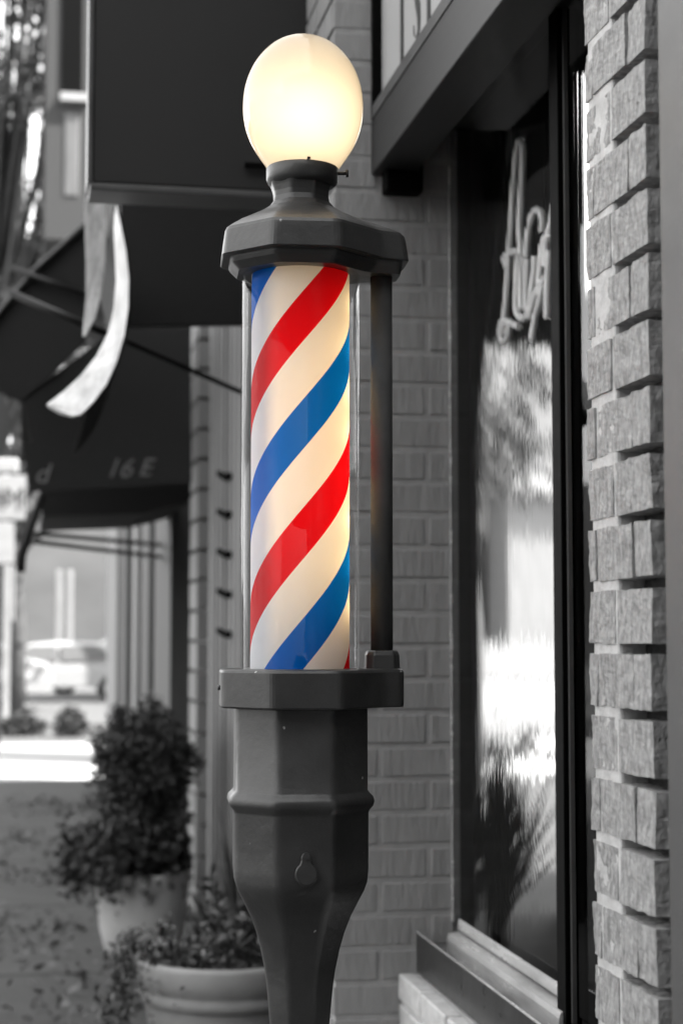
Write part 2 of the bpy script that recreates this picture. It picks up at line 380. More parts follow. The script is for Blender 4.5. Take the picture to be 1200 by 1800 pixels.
va, vb = [], []
for i, (x, y, wd) in enumerate(rib):
    x0, y0 = rib[max(i-1,0)][:2]; x1, y1 = rib[min(i+1,len(rib)-1)][:2]
    dx, dy = x1-x0, y1-y0; ln = sqrt(dx*dx+dy*dy); nx, ny = -dy/ln, dx/ln
    va.append(W(x+nx*wd*.6, y+ny*wd*.6, X=xl)); vb.append(W(x-nx*wd*.6, y-ny*wd*.6, X=xl))
mb = MB(); k = len(rib)
mb.loft([[va[i], vb[i], vb[i]+Vector((.0014,0,0)), va[i]+Vector((.0014,0,0))] for i in range(k)])
mb.build('lettering', M['ink'], t)

# ------------------------------------------------------------------ shop interior seen through the glass
YB = 8.5
t = thing('shop_building', 'brick corner shop whose dark room opens on an added bright court at the back', 'building', (3, 2, 0))
MB().box(XW+.1, 6, -4, YB+.2, -.001, .012).build('floor', M['floor'], t)
MB().box(XW+.3, 6.2, -4, YB+.2, 5.4, 5.6).build('roof', M['darkwall'], t)
MB().box(6, 6.2, -4, YB+.2, 0, 5.4).build('wall', M['darkwall'], t)
MB().box(XW+.1, 6.2, -4.2, -4, 0, 5.4).build('wall', M['darkwall'], t)
oL = W(826, 1000, Y=YB).x; oR = W(1012, 1000, Y=YB).x; oT = W(900, 585, Y=YB).z
MB().box(XS, oL, YB, YB+.2, 0, 5.4).build('wall', M['darkwall'], t)
MB().box(oL, oR, YB, YB+.2, oT, 5.4).build('wall', M['darkwall'], t)
MB().box(oR, oR+.08, YB, YB+.2, 0, 5.4).build('wall', M['darkwall'], t)
zc = W(1020, 530, Y=YB).z
MB().box(oR+.08, 6, YB, YB+.2, 0, zc).build('wall', M['darkwall'], t)  # high opening above this wall added to brighten the second pane
MB().box(4.2, 6, YB, YB+.2, zc, 5.4).build('wall', M['darkwall'], t)
MB().box(XS, XS+.12, YP+.47, YB, 0, 5.4).build('wall', M['darkwall'], t)     # street side beyond the pier
MB().box(XW+.01, XF+.55, -4, y60-.4, 0, 5.4).build('wall', M['brick'], t)
# back doorway, added so the bright court fills the glass
bd = thing('added_back_door', 'added wide open doorway frame at the back of the dark shop seen through the window', 'door', (2.2, YB, 0))
for xx in (oL, oR-.07):
    MB().box(xx, xx+.06, YB+.05, YB+.12, .012, oT).build('door_frame', M['trimd'], bd)
MB().box(oL+.061, oR-.071, YB+.06, YB+.11, oT-.05, oT-.001).build('door_head', M['trimd'], bd)
# drape
mb = MB(); pts = []
c0 = W(800, 900, X=XW+.12); 
for i in range(61):
    f = i/60; yy = YP+.3-.0*f; pts.append(f)
mb = MB(); rings = []
for i in range(13):
    f = i/12; y = 4.1
    xr = W(905-78*min(1, f*1.9), 230+1300*f, Y=y).x; xl_ = XW+.05
    z = W(850, 180+1300*f, Y=y).z
    rings.append([(xl_+(xr-xl_)*k/40, y+.02*sin(k*1.9)+.008*sin(k*.7+f), z) for k in range(41)])
mb.loft(rings, cap=False, smooth=True, close=False)
o = mb.build('curtain', M['curtain']); sol = o.modifiers.new('thickness', 'SOLIDIFY'); sol.thickness = .004
tag(o, 'dark pleated curtain swept to the left inside the shop window', 'curtain')

# unlit neon sign inside the glass
XN = XW+.10
nt = thing('neon_sign', 'unlit white tube neon sign hanging inside the shop window', 'neon sign', W(930, 430, X=XN))
def stroke(pts, r=.0072):
    P = [W(x, y, X=XN) for x, y in pts]
    Q = []
    for i in range(len(P)-1):
        p0, p1, p2, p3 = P[max(i-1,0)], P[i], P[i+1], P[min(i+2,len(P)-1)]
        for k in range(5):
            s_ = k/5
            Q.append(.5*((2*p1)+(p2-p0)*s_+(2*p0-5*p1+4*p2-p3)*s_*s_+(3*p1-p0-3*p2+p3)*s_**3))
    Q.append(P[-1]); return MB().tube(Q, r, 10)
for st in ([(887,588),(893,520),(900,420),(908,300),(914,254),(919,250),(923,264),(920,330),(917,400),(920,450)],
           [(915,575),(905,570),(893,566),(885,566),(882,585),(888,601),(896,590),(898,560)],
           [(928,452),(932,410),(937,384),(945,370),(954,374),(957,388),(956,408)],
           [(914,448),(911,500),(910,540),(917,558),(926,558),(934,540),(941,490),(944,450)],
           [(922,450),(919,500),(920,545)], [(931,455),(928,500),(928,545)],
           [(893,470),(890,452),(902,444),(915,440)],
           [(950,520),(953,470),(957,430),(964,416),(971,420)],
           [(934,560),(941,530),(950,505),(962,488)], [(938,600),(944,560),(952,530),(958,500)],
           [(976,360),(970,400),(963,430),(961,470)], [(969,440),(966,490),(965,560)]):
    stroke(st).build('neon_tube', M['tube'], nt)
MB().tube([W(960, 380, X=XN+.02), W(966, 60, X=XN+.02)], .0012, 6).build('hanging_wire', M['black'], nt)

# vase-shaped grass on the shop floor
gp = W(878, 1668, Z=.012)
t = thing('ornamental_grass', 'dark vase-shaped grass with a slim stalk seen through the window', 'plant', gp)
mb = MB()
for i in range(300):
    a_ = rng.uniform(0, 6.28); sp = abs(rng.gauss(0, .17)); h = rng.uniform(.62, 1.0)*(1-.6*sp)
    pth = [gp + Vector((cos(a_)*sp*g(f), sin(a_)*sp*g(f), h*f)) for f in (0,.2,.4,.6,.8,1) for g in (lambda q: .04+1.25*max(0, q-.22)**1.25,)]
    pth = [p + Vector((rng.gauss(0,.012), rng.gauss(0,.012), 0)) for p in pth]
    mb.tube(pth, [.010,.008,.006,.0045,.0035,.001], 4)
mb.build('blades', M['leafd'], t)
MB().tube([gp, gp+Vector((.005,0,.22)), gp+Vector((0,0,.40))], [.030,.034,.045], 10).build('stalk', M['stem'], t)

# ------------------------------------------------------------------ barber pole
PS = 1350.0
pc = W(527, 1120, Y=2.2)
dpt = F/PS
d_ = FWD + RGT*((527-600)/F) + UPV*((900-1120)/F)
pc = CAM + d_*dpt                                     # axis of the pole, at camera height
PX, PY = pc.x, pc.y
Zp = lambda y: W(527, y, Y=PY).z
Ky = lambda y: 1+(Zp(y)-pc.z)*sin(PH)/dpt      # a little wider with distance up the pole
Zp_old = lambda y: pc.z + (1120-y)/PS                     # height of a photo row on the pole axis
px = lambda d: d/PS
bp = thing('barber_pole', 'dark iron barber pole with red, white and blue striped cylinder and glowing globe', 'barber pole', (PX, PY, 0))
ROT = R(-4.5)
def at(x, y, z):                                      # pole-local (rotated) to world
    return (PX + x*cos(ROT)-y*sin(ROT), PY + x*sin(ROT)+y*cos(ROT), z)
def octa(r, z, xe=None, fil=.1):
    """octagon of apothem r; with xe an arm grows from its right side out to xe"""
    k = r*math.tan(pi/8)
    if xe is None: xe = r
    e = k if xe <= r*1.02 else k*.72
    pts = [(-k,-r),(k,-r),(r,-k),(xe,-e),(xe,e),(r,k),(k,r),(-k,r),(-r,k),(-r,-k)]
    m = len(pts); out_ = []
    for i in range(m):                                   # soft cast corners
        p0, p1, p2 = Vector(pts[i-1]), Vector(pts[i]), Vector(pts[(i+1) % m])
        la, lb = (p0-p1).length, (p2-p1).length; c_ = min(.0085, r*.14)
        a_ = p1+(p0-p1)*min(c_/max(la, 1e-6), .45); b_ = p1+(p2-p1)*min(c_/max(lb, 1e-6), .45)
        for u_ in (0, .25, .5, .75, 1): out_.append(a_*(1-u_)**2+p1*2*u_*(1-u_)+b_*u_*u_)
    return [at(q.x, q.y, z) for q in out_]
def soft(o, ang=28):
    for p_ in o.data.polygons: p_.use_smooth = True
    o.data.set_sharp_from_angle(angle=R(ang)); return o
def oloft(levels):
    mb = MB(); mb.loft([octa(px(r)*Ky(y), Zp(y), px(xe)*Ky(y)) if xe else octa(px(r)*Ky(y), Zp(y), px(r)*Ky(y)*1.001) for y, r, xe in levels]); return mb
# globe
gk = [(0,56),(16,57.2),(32,61.5),(48,69),(63,80),(77,95),(89,113),(98,134),(103.5,156),(105.5,180),(104.5,202),(100,224),(92,245),(81,264),(70,280),(60,294)]
gpf = []
for i in range(len(gk)-1):                               # smooth the outline
    p0, p1, p2, p3 = (Vector(gk[j]) for j in (max(i-1,0), i, i+1, min(i+2, len(gk)-1)))
    if i == 0: p0 = Vector((-16, 57.2))
    for k in range(4):
        u_ = k/4; q_ = .5*((2*p1)+(p2-p0)*u_+(2*p0-5*p1+4*p2-p3)*u_*u_+(3*p1-p0-3*p2+p3)*u_**3); gpf.append((max(0, q_.x), q_.y))
gpf.append(gk[-1]); gpf = [(r_, 300-(294-y_)*.992) for r_, y_ in gpf]
gm = bpy.data.materials.new('lit_opal_glass'); gm.use_nodes = True
n = gm.node_tree.nodes; l = gm.node_tree.links; n.clear()
out = n.new("ShaderNodeOutputMaterial"); tl = n.new("ShaderNodeBsdfTranslucent"); tl.inputs[0].default_value = (.95,.83,.65,1)
df = n.new("ShaderNodeBsdfDiffuse"); df.inputs[0].default_value = (.55,.51,.46,1)
gl = n.new("ShaderNodeBsdfGlossy"); gl.inputs['Roughness'].default_value = .06
m1 = n.new("ShaderNodeMixShader"); m1.inputs[0].default_value = .45
m2 = n.new("ShaderNodeMixShader"); fr = n.new("ShaderNodeFresnel"); fr.inputs[0].default_value = 1.4
l.new(tl.outputs[0], m1.inputs[1]); l.new(df.outputs[0], m1.inputs[2]); l.new(m1.outputs[0], m2.inputs[1]); l.new(gl.outputs[0], m2.inputs[2])
l.new(fr.outputs[0], m2.inputs[0]); l.new(m2.outputs[0], out.inputs[0])
MB().lathe([(px(r)*Ky(y)+1e-5, Zp(y)) for r, y in gpf], 128, (PX+px(4), PY, 0), smooth=True).build('globe_lamp', gm, bp)
def bulb(name, x, y, z, e, r, col):
    ld = bpy.data.lights.new(name, 'POINT'); ld.energy = e; ld.shadow_soft_size = r; ld.color = col
    lo = bpy.data.objects.new(name, ld); COL.objects.link(lo); lo.parent = bp
    lo.matrix_parent_inverse = Matrix.Translation(bp.location).inverted(); lo.location = (x, y, z)
    return lo
bulb('globe_bulb', PX+px(2), PY-px(34), Zp(214), .07, .016, (1, .87, .68))
# collar
MB().lathe([(px(57),Zp(296)),(px(62),Zp(295)),(px(64.5),Zp(298)),(px(64.5),Zp(316)),(px(62),Zp(323)),(px(54),Zp(329)),(px(40),Zp(329)),(px(40),Zp(309))], 48, (PX+px(3),PY,0)).build('globe_collar', M['metal'], bp)
sx = PX+px(3)+px(60)
ss = MB().tube([(sx,PY-.012,Zp(306)),(sx+px(17),PY-.014,Zp(306))], .0024, 8).build('set_screw', M['metal'], bp)
MB().tube([(sx+px(15),PY-.014,Zp(306)),(sx+px(20),PY-.0143,Zp(306))], .0052, 10).build('screw_head', M['metal'], ss)
MB().tube([(PX+px(4),PY-px(62),Zp(294)),(PX+px(4),PY-px(66),Zp(292))], .0022, 8).build('set_screw', M['metal'], bp)
# cap
oloft([(322,54,0),(332,50,0),(341,47.5,0),(350,47,0),(359,49,0),(368,56,0),(377,69,0),(387,88,98),(397,107,131),(407,122,160),(414,131,174),(420,134,180),(427,135,182),(461,139,187),(463,137,186),(463.5,126,178)]).build('cap', M['metal'], bp)
soft(bp.children[-1], 40)
oloft([(462,125,177),(467,125,177),(473,122,176),(478,117,175),(482,113,174),(485,110,173)]).build('cap_moulding', M['metal'], bp)
soft(bp.children[-1], 40)
# glass tube and drum
rg_o, rg_i, rdr = px(105), px(101), px(87)
MB().lathe([(rg_o,Zp(1177)),(rg_o,Zp(474)),(rg_i,Zp(474)),(rg_i,Zp(1177)),(rg_o,Zp(1177))], 96, (PX,PY,0), cap=False).build('glass_tube', M['tube_glass'], bp)
dm = bpy.data.materials.new('striped_drum'); dm.use_nodes = True
n = dm.node_tree.nodes; l = dm.node_tree.links; n.clear()
def math_(op, a, b=None):
    q = n.new("ShaderNodeMath"); q.operation = op
    for i, v in enumerate((a, b)):
        if v is None: continue
        if isinstance(v, (int, float)): q.inputs[i].default_value = v
        else: l.new(v, q.inputs[i])
    return q.outputs[0]
tc = n.new("ShaderNodeTexCoord"); sp_ = n.new("ShaderNodeSeparateXYZ"); l.new(tc.outputs['Object'], sp_.inputs[0])
xx = math_('SUBTRACT', sp_.outputs[0], PX); yy = math_('SUBTRACT', sp_.outputs[1], PY)
th0 = atan2(PX, PY)                                    # direction of the viewer round the drum
th = math_('ADD', math_('ARCTAN2', xx, math_('MULTIPLY', yy, -1)), th0)
PER, PITCH, Z0 = .2800, .480, Zp(949)
ph = math_('DIVIDE', math_('SUBTRACT', math_('SUBTRACT', sp_.outputs[2], Z0), math_('MULTIPLY', th, PITCH/(2*pi))), PER)
f1 = math_('ABSOLUTE', math_('SUBTRACT', ph, math_('ROUND', ph)))
isred = math_('LESS_THAN', f1, .117); isblue = math_('GREATER_THAN', f1, .5-.115)
mxa = n.new("ShaderNodeMixRGB"); mxa.inputs[1].default_value = (.80,.83,.87,1); mxa.inputs[2].default_value = (.68,.004,.010,1); l.new(isred, mxa.inputs[0])
mxb = n.new("ShaderNodeMixRGB"); mxb.inputs[2].default_value = (.001,.125,.62,1); l.new(mxa.outputs[0], mxb.inputs[1]); l.new(isblue, mxb.inputs[0])
out = n.new("ShaderNodeOutputMaterial"); df = n.new("ShaderNodeBsdfDiffuse"); tl = n.new("ShaderNodeBsdfTranslucent")
gl = n.new("ShaderNodeBsdfGlossy"); gl.inputs['Roughness'].default_value = .12
l.new(mxb.outputs[0], df.inputs[0]); l.new(mxb.outputs[0], tl.inputs[0])
m1 = n.new("ShaderNodeMixShader"); m1.inputs[0].default_value = .4; m2 = n.new("ShaderNodeMixShader"); m2.inputs[0].default_value = .008
l.new(df.outputs[0], m1.inputs[1]); l.new(tl.outputs[0], m1.inputs[2]); l.new(m1.outputs[0], m2.inputs[1]); l.new(gl.outputs[0], m2.inputs[2]); l.new(m2.outputs[0], out.inputs[0])
MB().lathe([(rdr,Zp(1178)),(rdr,Zp(470))], 96, (PX,PY,0)).build('striped_drum', dm, bp)
MB().tube([(PX-px(14),PY,Zp(1176)),(PX-px(14),PY,Zp(474))], px(36), 24).build('drum_light_block', M['steel_post'], bp)  # opaque core added to keep bulb light off the drum's left side
for yb in range(540, 1120, 75):
    bulb('drum_bulb', PX+px(60), PY-px(8), Zp(yb), 0.027*(1.25 if 600 < yb < 1000 else .7), .012, (1, .66, .28))
# side rod
rx, ry = px(145), 0.0
def rloc(z): return at(rx, ry, z)
MB().tube([rloc(Zp(1150)), rloc(Zp(478))], px(19.5), 32).build('side_rod', M['rod'], bp)
MB().loft([[at(rx+sx_*px(w_), sy_*px(w_), Zp(y)) for sx_, sy_ in ((-1,-.6),(-.6,-1),(.6,-1),(1,-.6),(1,.6),(.6,1),(-.6,1),(-1,.6))] for y, w_ in ((1179,30),(1152,29),(1146,27),(1143,24))]).build('rod_socket', M['metal'], bp, bevel=.0015)
# base ring
oloft([(1175,133,174),(1177,138,178),(1181,140,180),(1239,140,180),(1242,138,178),(1243,122,150)]).build('base_ring', M['metal'], bp)
soft(bp.children[-1], 60)
MB().tube([at(-px(139),-.006,Zp(1208)), at(-px(144),-.006,Zp(1208))], .0032, 10).build('ring_screw', M['metal'], bp)
# tapering post down to the sidewalk
lev = [(1244,114),(1385,114.5),(1390,118),(1396,124),(1404,126),(1412,124),(1419,118),(1425,116),(1520,116),(1545,114),(1560,109),(1580,99),(1605,87),(1635,76),(1665,68),(1700,61),(1740,56),(1800,51),(1900,47),(2400,44)]
zf = 0
lv = [(y, r, 0) for y, r in lev]
mb = oloft(lv)
zb_ = Zp(2400)
rings = [octa(px(r), z, px(r)*1.001) for z, r in ((zb_,44),(.34,44),(.32,60),(.30,66),(.27,70),(.05,120),(.03,150),(0,150))]
mb.loft(rings)
soft(mb.build('post', M['metal'], bp), 40)
# keyhole cover: a drop-shaped plate on the front facet
fc = []
for k in range(25):                                      # round plate below, small lug above
    a_ = R(125) + R(290)*k/24; fc.append((19.5*cos(a_), -7+20*sin(a_)))
for k in range(11):
    a_ = R(-25) + R(230)*k/10; fc.append((8.8*cos(a_), 21+8.5*sin(a_)))
kx, kz = px(2), Zp(1514)
mb = MB(); rings = []
for dd, sc in ((-.001,1),(.0022,1),(.0034,.86),(.0036,.4)):
    rings.append([at(kx+px(x)*sc, -px(116)-dd, kz+px(y)*sc) for x, y in fc])
kc = mb.loft(rings, smooth=False).build('keyhole_cover', M['metal'], bp)
MB().tube([at(kx, -px(116)-.002, Zp(1489)), at(kx, -px(116)-.006, Zp(1489))], .0045, 14).build('rivet', M['metal'], kc)

# ------------------------------------------------------------------ hanging blade sign
YS = 3.78
t = thing('hanging_sign', 'large blank dark board hanging from the wall behind the globe', 'sign', W(400, 330, Y=YS))
bl = W(163, 330, Y=YS); br_ = W(549, 318, Y=YS)
MB().box(bl.x, br_.x, YS, YS+.11, bl.z+.012, 3.3).build('board', M['panel'], t, bevel=.004)
MB().box(bl.x-.006, br_.x+.004, YS-.006, YS+.116, bl.z-.006, bl.z+.010).build('edge_strip', M['edge'], t, bevel=.003)
MB().box(bl.x-.012, bl.x-.0005, YS-.004, YS+.114, bl.z+.011, 3.3).build('edge_strip', M['edge'], t, bevel=.002)
MB().box(br_.x+.001, br_.x+.009, YS-.004, YS+.05, bl.z+.32, 3.3).build('edge_strip', M['white'], t, bevel=.002)
ba = W(430, 291, Y=YS-.012); MB().box(ba.x, XF+.12, YS-.02, YS-.007, ba.z-.004, ba.z+.006).build('bracket', M['black'], t)

# ------------------------------------------------------------------ canopy with the white curved end band
YC = 4.6
t = thing('canopy', 'dark concave canopy with a white curved end band hanging below the blank board', 'canopy', W(200, 400, Y=YC))
outer = [(205,358),(213,395),(222,440),(227,490),(226,540),(219,590),(206,635),(188,675),(166,705),(150,722)]
inner = [(203,362),(201,395),(203,440),(205,490),(201,540),(190,585),(170,625),(142,660),(112,688),(83,710)]
bl_ = [(150,722),(138,731),(124,732),(108,725),(92,718),(83,710)]
def ribbon(A, B, y, th, name, m, par, skew=.07):
    r_ = []
    for (ax, ay), (bx, by) in zip(A, B):
        p, q = W(ax, ay, Y=y), W(bx, by, Y=y+skew); r_.append([p, q, q+Vector((0,th,0)), p+Vector((0,th,0))])
    return MB().loft(r_).build(name, m, par, bevel=.002)
ribbon(outer+[(143,728),(128,732)], inner+[(85,714),(105,726)], YC, .03, 'end_band', M['band'], t)
# dark canvas following the curve back to the wall
r_ = []
for (ax, ay) in outer:
    p = W(ax-4, ay, Y=YC+.04); r_.append([p, Vector((p.x, p.y+1.1, p.z)), Vector((p.x+.012, p.y+1.1, p.z)), Vector((p.x+.012, p.y, p.z))])
MB().loft(r_, smooth=False).build('canvas', M['fabric'], t)
g1 = [(150,345),(150,400),(152,460),(152,520),(148,560),(146,590),(120,612),(95,640),(60,668)]
g2 = [(186,345),(187,400),(185,460),(178,520),(167,560),(152,588),(130,614),(104,644),(76,674)]
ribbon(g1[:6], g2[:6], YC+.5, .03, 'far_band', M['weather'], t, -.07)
p0, p1 = W(212, 352, Y=YC+1.0), W(640, 345, Y=YC+1.0)
q0, q1 = W(222, 572, Y=YC+1.0), W(640, 566, Y=YC+1.0)
MB().prism([p0, p1, q1, q0], (0, .05, 0)).build('back_board', M['fabric'], t)
for k in range(0):
    zz = q0.z + (p0.z-q0.z)*(k+.5)/9
    MB().box(p0.x+.02, p1.x, YC+.994, YC+.998, zz-.022, zz+.016).build('slat', M['fabric'], t, bevel=.004)
MB().tube([W(222, 600, Y=YC+.9), W(425, 690, Y=YC+.9)], .008, 8).build('support_arm', M['black'], t)
MB().tube([W(20, 515, Y=YC+.9), W(195, 590, Y=YC+.9)], .012, 8).build('support_arm', M['darkframe'], t)

# ------------------------------------------------------------------ awnings further on
YA = 9.2
t = thing('awning', 'dark awning with pale street number lettering on its valance', 'awning', W(190, 800, Y=YA), 'awnings over the shop fronts')
poly = [(336,575),(336,772),(60,790),(38,700),(120,640),(210,575)]
MB().prism([W(x, y, Y=YA) for x, y in poly], (0, .02, 0)).build('side_panel', M['fabric2'], t)
MB().prism([W(x, y, Y=YA-.012) for x, y in ((337,768),(337,848),(52,864),(40,775))], (0, .01, 0)).build('valance', M['fabric2'], t)
a0, a1 = W(210, 575, Y=YA), W(38, 700, Y=YA)
MB().prism([a0, a1, a1+Vector((0,0,-.03)), a0+Vector((.03,0,-.03))], (0, 3.2, 0)).build('canvas', M['fabric'], t)
b0 = W(55, 866, Y=YA+.5); b1 = W(330, 905, Y=YA+.5)
MB().prism([W(x, y, Y=YA+.6) for x, y in ((70,840),(338,840),(338,880),(252,902),(75,908))], (0, 1.4, 0)).build('lining', M['fabric'], t)
def text(body, px0, py0, Y, hpx, m, par, shear=0.0, name='lettering'):
    cu = bpy.data.curves.new('tmp_text', 'FONT'); cu.body = body; cu.shear = shear; cu.extrude = .02; cu.size = 1
    o = bpy.data.objects.new('tmp_text', cu); COL.objects.link(o)
    dg = bpy.context.evaluated_depsgraph_get(); me = bpy.data.meshes.new_from_object(o.evaluated_get(dg))
    bpy.data.objects.remove(o); bpy.data.curves.remove(cu)
    me.name = name; me.materials.clear(); me.materials.append(m)
    p = W(px0, py0, Y=Y); sc = (W(px0, py0-hpx, Y=Y).z-p.z)/.7
    for v in me.vertices:
        v.co = Vector((p.x+v.co.x*sc, p.y-v.co.z*.1, p.z+v.co.y*sc))
    q = bpy.data.objects.new(name, me); COL.objects.link(q)
    q.parent = par; q.matrix_parent_inverse = Matrix.Translation(par.location).inverted(); return q
M['dimtext'] = mat('faded_lettering', .16, .7, var=.2)
text("16", 184, 838, YA-.014, 33, M['dimtext'], t, .35); text("E", 243, 836, YA-.014, 31, M['dimtext'], t, .35)
text("d", 60, 848, YA-.014, 34, M['dimtext'], t, .3)
MB().tube([W(75, 870, Y=YA+.2), W(38, 975, Y=YA+.2), W(36, 1006, Y=YA+.2)], [.02,.028,.026], 8).build('front_strut', M['fabric'], t)
for y0_, y1_ in ((938, 962), (952, 985)):
    MB().tube([W(60, y0_, Y=YA+.6), W(330, y1_, Y=YA+3)], .014, 8).build('frame_bar', M['darkframe'], t)

YA2 = 7.4
t = thing('awning', 'black awning wing sloping out to the left edge with a bare frame bar', 'awning', W(80, 600, Y=YA2), 'awnings over the shop fronts')
MB().prism([W(x, y, Y=YA2) for x, y in ((153,393),(60,478),(0,550),(-120,700),(-120,745),(0,690),(36,705),(95,655),(152,600))], (0, .03, 0)).build('side_panel', M['fabric'], t)
MB().tube([W(154, 392, Y=YA2-.02), W(60, 477, Y=YA2-.02), W(0, 549, Y=YA2-.02), W(-120, 699, Y=YA2-.02)], .014, 8).build('frame_bar', M['darkframe'], t)
MB().tube([W(155, 520, Y=YA2-.03), W(20, 470, Y=YA2-.03)], .012, 8).build('frame_bar', M['darkframe'], t)
aa, bb = W(153, 393, Y=YA2+.03), W(0, 550, Y=YA2+.03)
MB().prism([aa, bb, bb+Vector((0,0,-.02)), aa+Vector((0,0,-.02))], (0, 1.6, 0)).build('canvas', M['fabric'], t)
MB().prism([W(x, y, Y=YA2-.05) for x, y in ((-60,690),(8,692),(20,745),(8,800),(-60,820))], (0, .03, 0)).build('valance_flap', M['trimd'], t)

# ------------------------------------------------------------------ next shop fronts (one row of plain fronts)
t = thing('shop_row', 'row of dark shop fronts with pale pilasters beyond the brick pier', 'building', (XS, 10, 0))
def yx(p, X=XS): return W(p, 1000, X=X).y
def strip(p0, p1, m, name, dx=0, z0=0, z1=4.6):
    ya, yb = yx(p1, XS-dx), yx(p0, XS-dx)
    return MB().box(XS-dx, XS+.35, ya, yb, z0, z1).build(name, m, t, bevel=.004)
MB().box(XS+.12, XS+.5, YB+.25, YE, 0, 4.6).build('wall', M['darkwall'], t)
MB().box(XS-.02, XS+.6, YB+.25, YE, 4.6, 5.2).build('parapet', M['darkwall'], t)
M['pil'] = mat('grey_pilaster_paint', .13, .6, var=.25, vscale=5, stretch=(1,1,.3))
strip(367, 392, M['pil'], 'pilaster', .02); strip(393, 424, M['pil'], 'pilaster', .006)
strip(430, 560, M['wall'], 'wall_panel', .0)
for p in (372, 378, 384, 400, 408, 416):
    strip(p-.8, p+.8, M['pil'], 'pilaster_fluting', .028 if p < 390 else .013)
yq = yx(343)
mb = MB(); bricks(mb, (XS-.03, yx(335, XS-.03), 0), (0,-1,0), (-1,0,0), yx(335, XS-.03)-yx(348, XS-.03), 0, 4.5, proud=.004, depth=.1, L=.6, joint=.022, course=.16)
mb.build('brick_quoin', M['trim'], t)
strip(272, 300, M['trimd'], 'pilaster', .01); strip(250, 262, M['trimd'], 'door_jamb', .0)
strip(233, 240, M['trim'], 'pilaster', .03); strip(207, 222, M['trimd'], 'door_jamb', .01); strip(189, 206, M['trim'], 'pilaster', .05)
for py_ in (838, 905, 975, 1045, 1115):
    p = W(398, py_, X=XS-.03)
    MB().box(XS-.045, XS-.007, p.y-.05, p.y+.05, p.z-.018, p.z+.016).build('wall_hook', M['black'], t, bevel=.01)
    MB().tube([(XS-.04, p.y, p.z), (XS-.065, p.y+.03, p.z+.02)], .014, 6).build('wall_hook', M['black'], t)

# ------------------------------------------------------------------ potted plants
def pot(name_part, c, prof, m, par): return MB().lathe([(r, z) for r, z in prof], 56, c).build(name_part, m, par)
pcen = W(400, 1700, Y=5.15); pcx, pcy = pcen.x, pcen.y
t = thing('potted_plant', 'pale ribbed round planter with leafy herbs behind the foot of the barber pole', 'potted plant', (pcx, pcy, 0))
zr = W(400, 1676, Y=5.15).z
rp = .272
pot('planter', (pcx, pcy, 0), [(rp*.62,0),(rp*.66,.02),(rp*.8,zr*.45),(rp*.90,zr-.135),(rp*.905,zr-.128),(rp*.95,zr-.122),(rp*.955,zr-.105),(rp*.95,zr-.092),(rp*.945,zr-.086),(rp*.975,zr-.078),(rp*1.0,zr-.04),(rp*1.01,zr-.012),(rp*1.0,zr),(rp*.93,zr),(rp*.92,zr-.035),(rp*.02,zr-.03)], M['pot'], t)
MB().lathe([(rp*.915,zr-.03),(rp*.5,zr-.018),(.01,zr-.012)], 30, (pcx,pcy,0)).build('soil', M['soil'], t)
mb = MB(); st = MB()
for i in range(30):
    a_ = rng.uniform(0, 6.28); rr = rp*.82*sqrt(rng.random()); b0_ = Vector((pcx+rr*cos(a_), pcy+rr*sin(a_), zr-.02))
    h = rng.uniform(.06, .24)*(.55 if cos(a_) < -.35 else 1.2); lean = Vector((rng.gauss(0,.05), rng.gauss(0,.05), h))
    P = [b0_, b0_+lean*.5+Vector((rng.gauss(0,.01),0,0)), b0_+lean]; st.tube(P, [.004,.003,.001], 5)
    for k in range(int(10+h*90)):
        f = rng.random(); p = b0_+lean*f; mb.leaf(p, rng.uniform(.025,.065), rng.uniform(.010,.022), rng, -.3)
for i in range(520):
    a_ = rng.uniform(0, 6.28); rr = rp*.9*sqrt(rng.random()); mb.leaf((pcx+rr*cos(a_), pcy+rr*sin(a_), zr-.02+.04*rng.random()), rng.uniform(.02,.05), rng.uniform(.01,.02), rng)
for i in range(900):                                    # trailing clump over the left rim
    f = rng.random(); a_ = pi+rng.gauss(0,.35)
    mb.leaf((pcx+(rp*1.02+.07*f+rng.gauss(0,.022))*cos(a_)-.01, pcy+rp*sin(a_), zr+.06-.26*f+rng.gauss(0,.015)), rng.uniform(.012,.03), rng.uniform(.008,.016), rng, .4)
mb.build('foliage', M['leaf'], t); st.build('stems', M['stem'], t)

wc = W(250, 1600, Y=8.0); wx, wy = wc.x, wc.y
t = thing('potted_plant', 'tall smooth white pot with a big dark bushy shrub further along the shop fronts', 'potted plant', (wx, wy, 0))
zt_ = W(250, 1530, Y=8.0).z; rw = .225
pot('planter', (wx, wy, 0), [(rw*.66,0),(rw*.74,.015),(rw*.86,.12),(rw*.98,zt_-.02),(rw*1.0,zt_),(rw*.94,zt_),(rw*.92,zt_-.03),(.01,zt_-.03)], M['potw'], t)
mb = MB()
ct = W(252, 1350, Y=8.0)
for i in range(9000):
    u = Vector((rng.gauss(0,1), rng.gauss(0,1), rng.gauss(0,1))).normalized()*rng.random()**.3
    lump = 1+.13*sin(u.x*9+u.z*7)+.1*sin(u.z*13-u.y*5)
    mb.leaf((ct.x+u.x*.235*lump, ct.y+u.y*.23*lump, ct.z+.02+u.z*.28*lump), rng.uniform(.02,.045), rng.uniform(.012,.022), rng)
for i in range(4200):
    a_ = rng.uniform(0,6.28); rr = .29*sqrt(rng.random())*(1.2 if cos(a_) < -.3 else .85)
    mb.leaf((wx+rr*cos(a_)-.03, wy+rr*sin(a_), zt_+.02+rng.gauss(.08,.075)-.5*max(0, rr-.2)), rng.uniform(.03,.06), rng.uniform(.018,.034), rng, .2)
mb.build('foliage', M['leafd'], t)
MB().tube([(wx,wy,zt_-.05),(ct.x,ct.y,ct.z-.1),(ct.x,ct.y,ct.z+.15)], [.02,.018,.008], 7).build('stem', M['stem'], t)

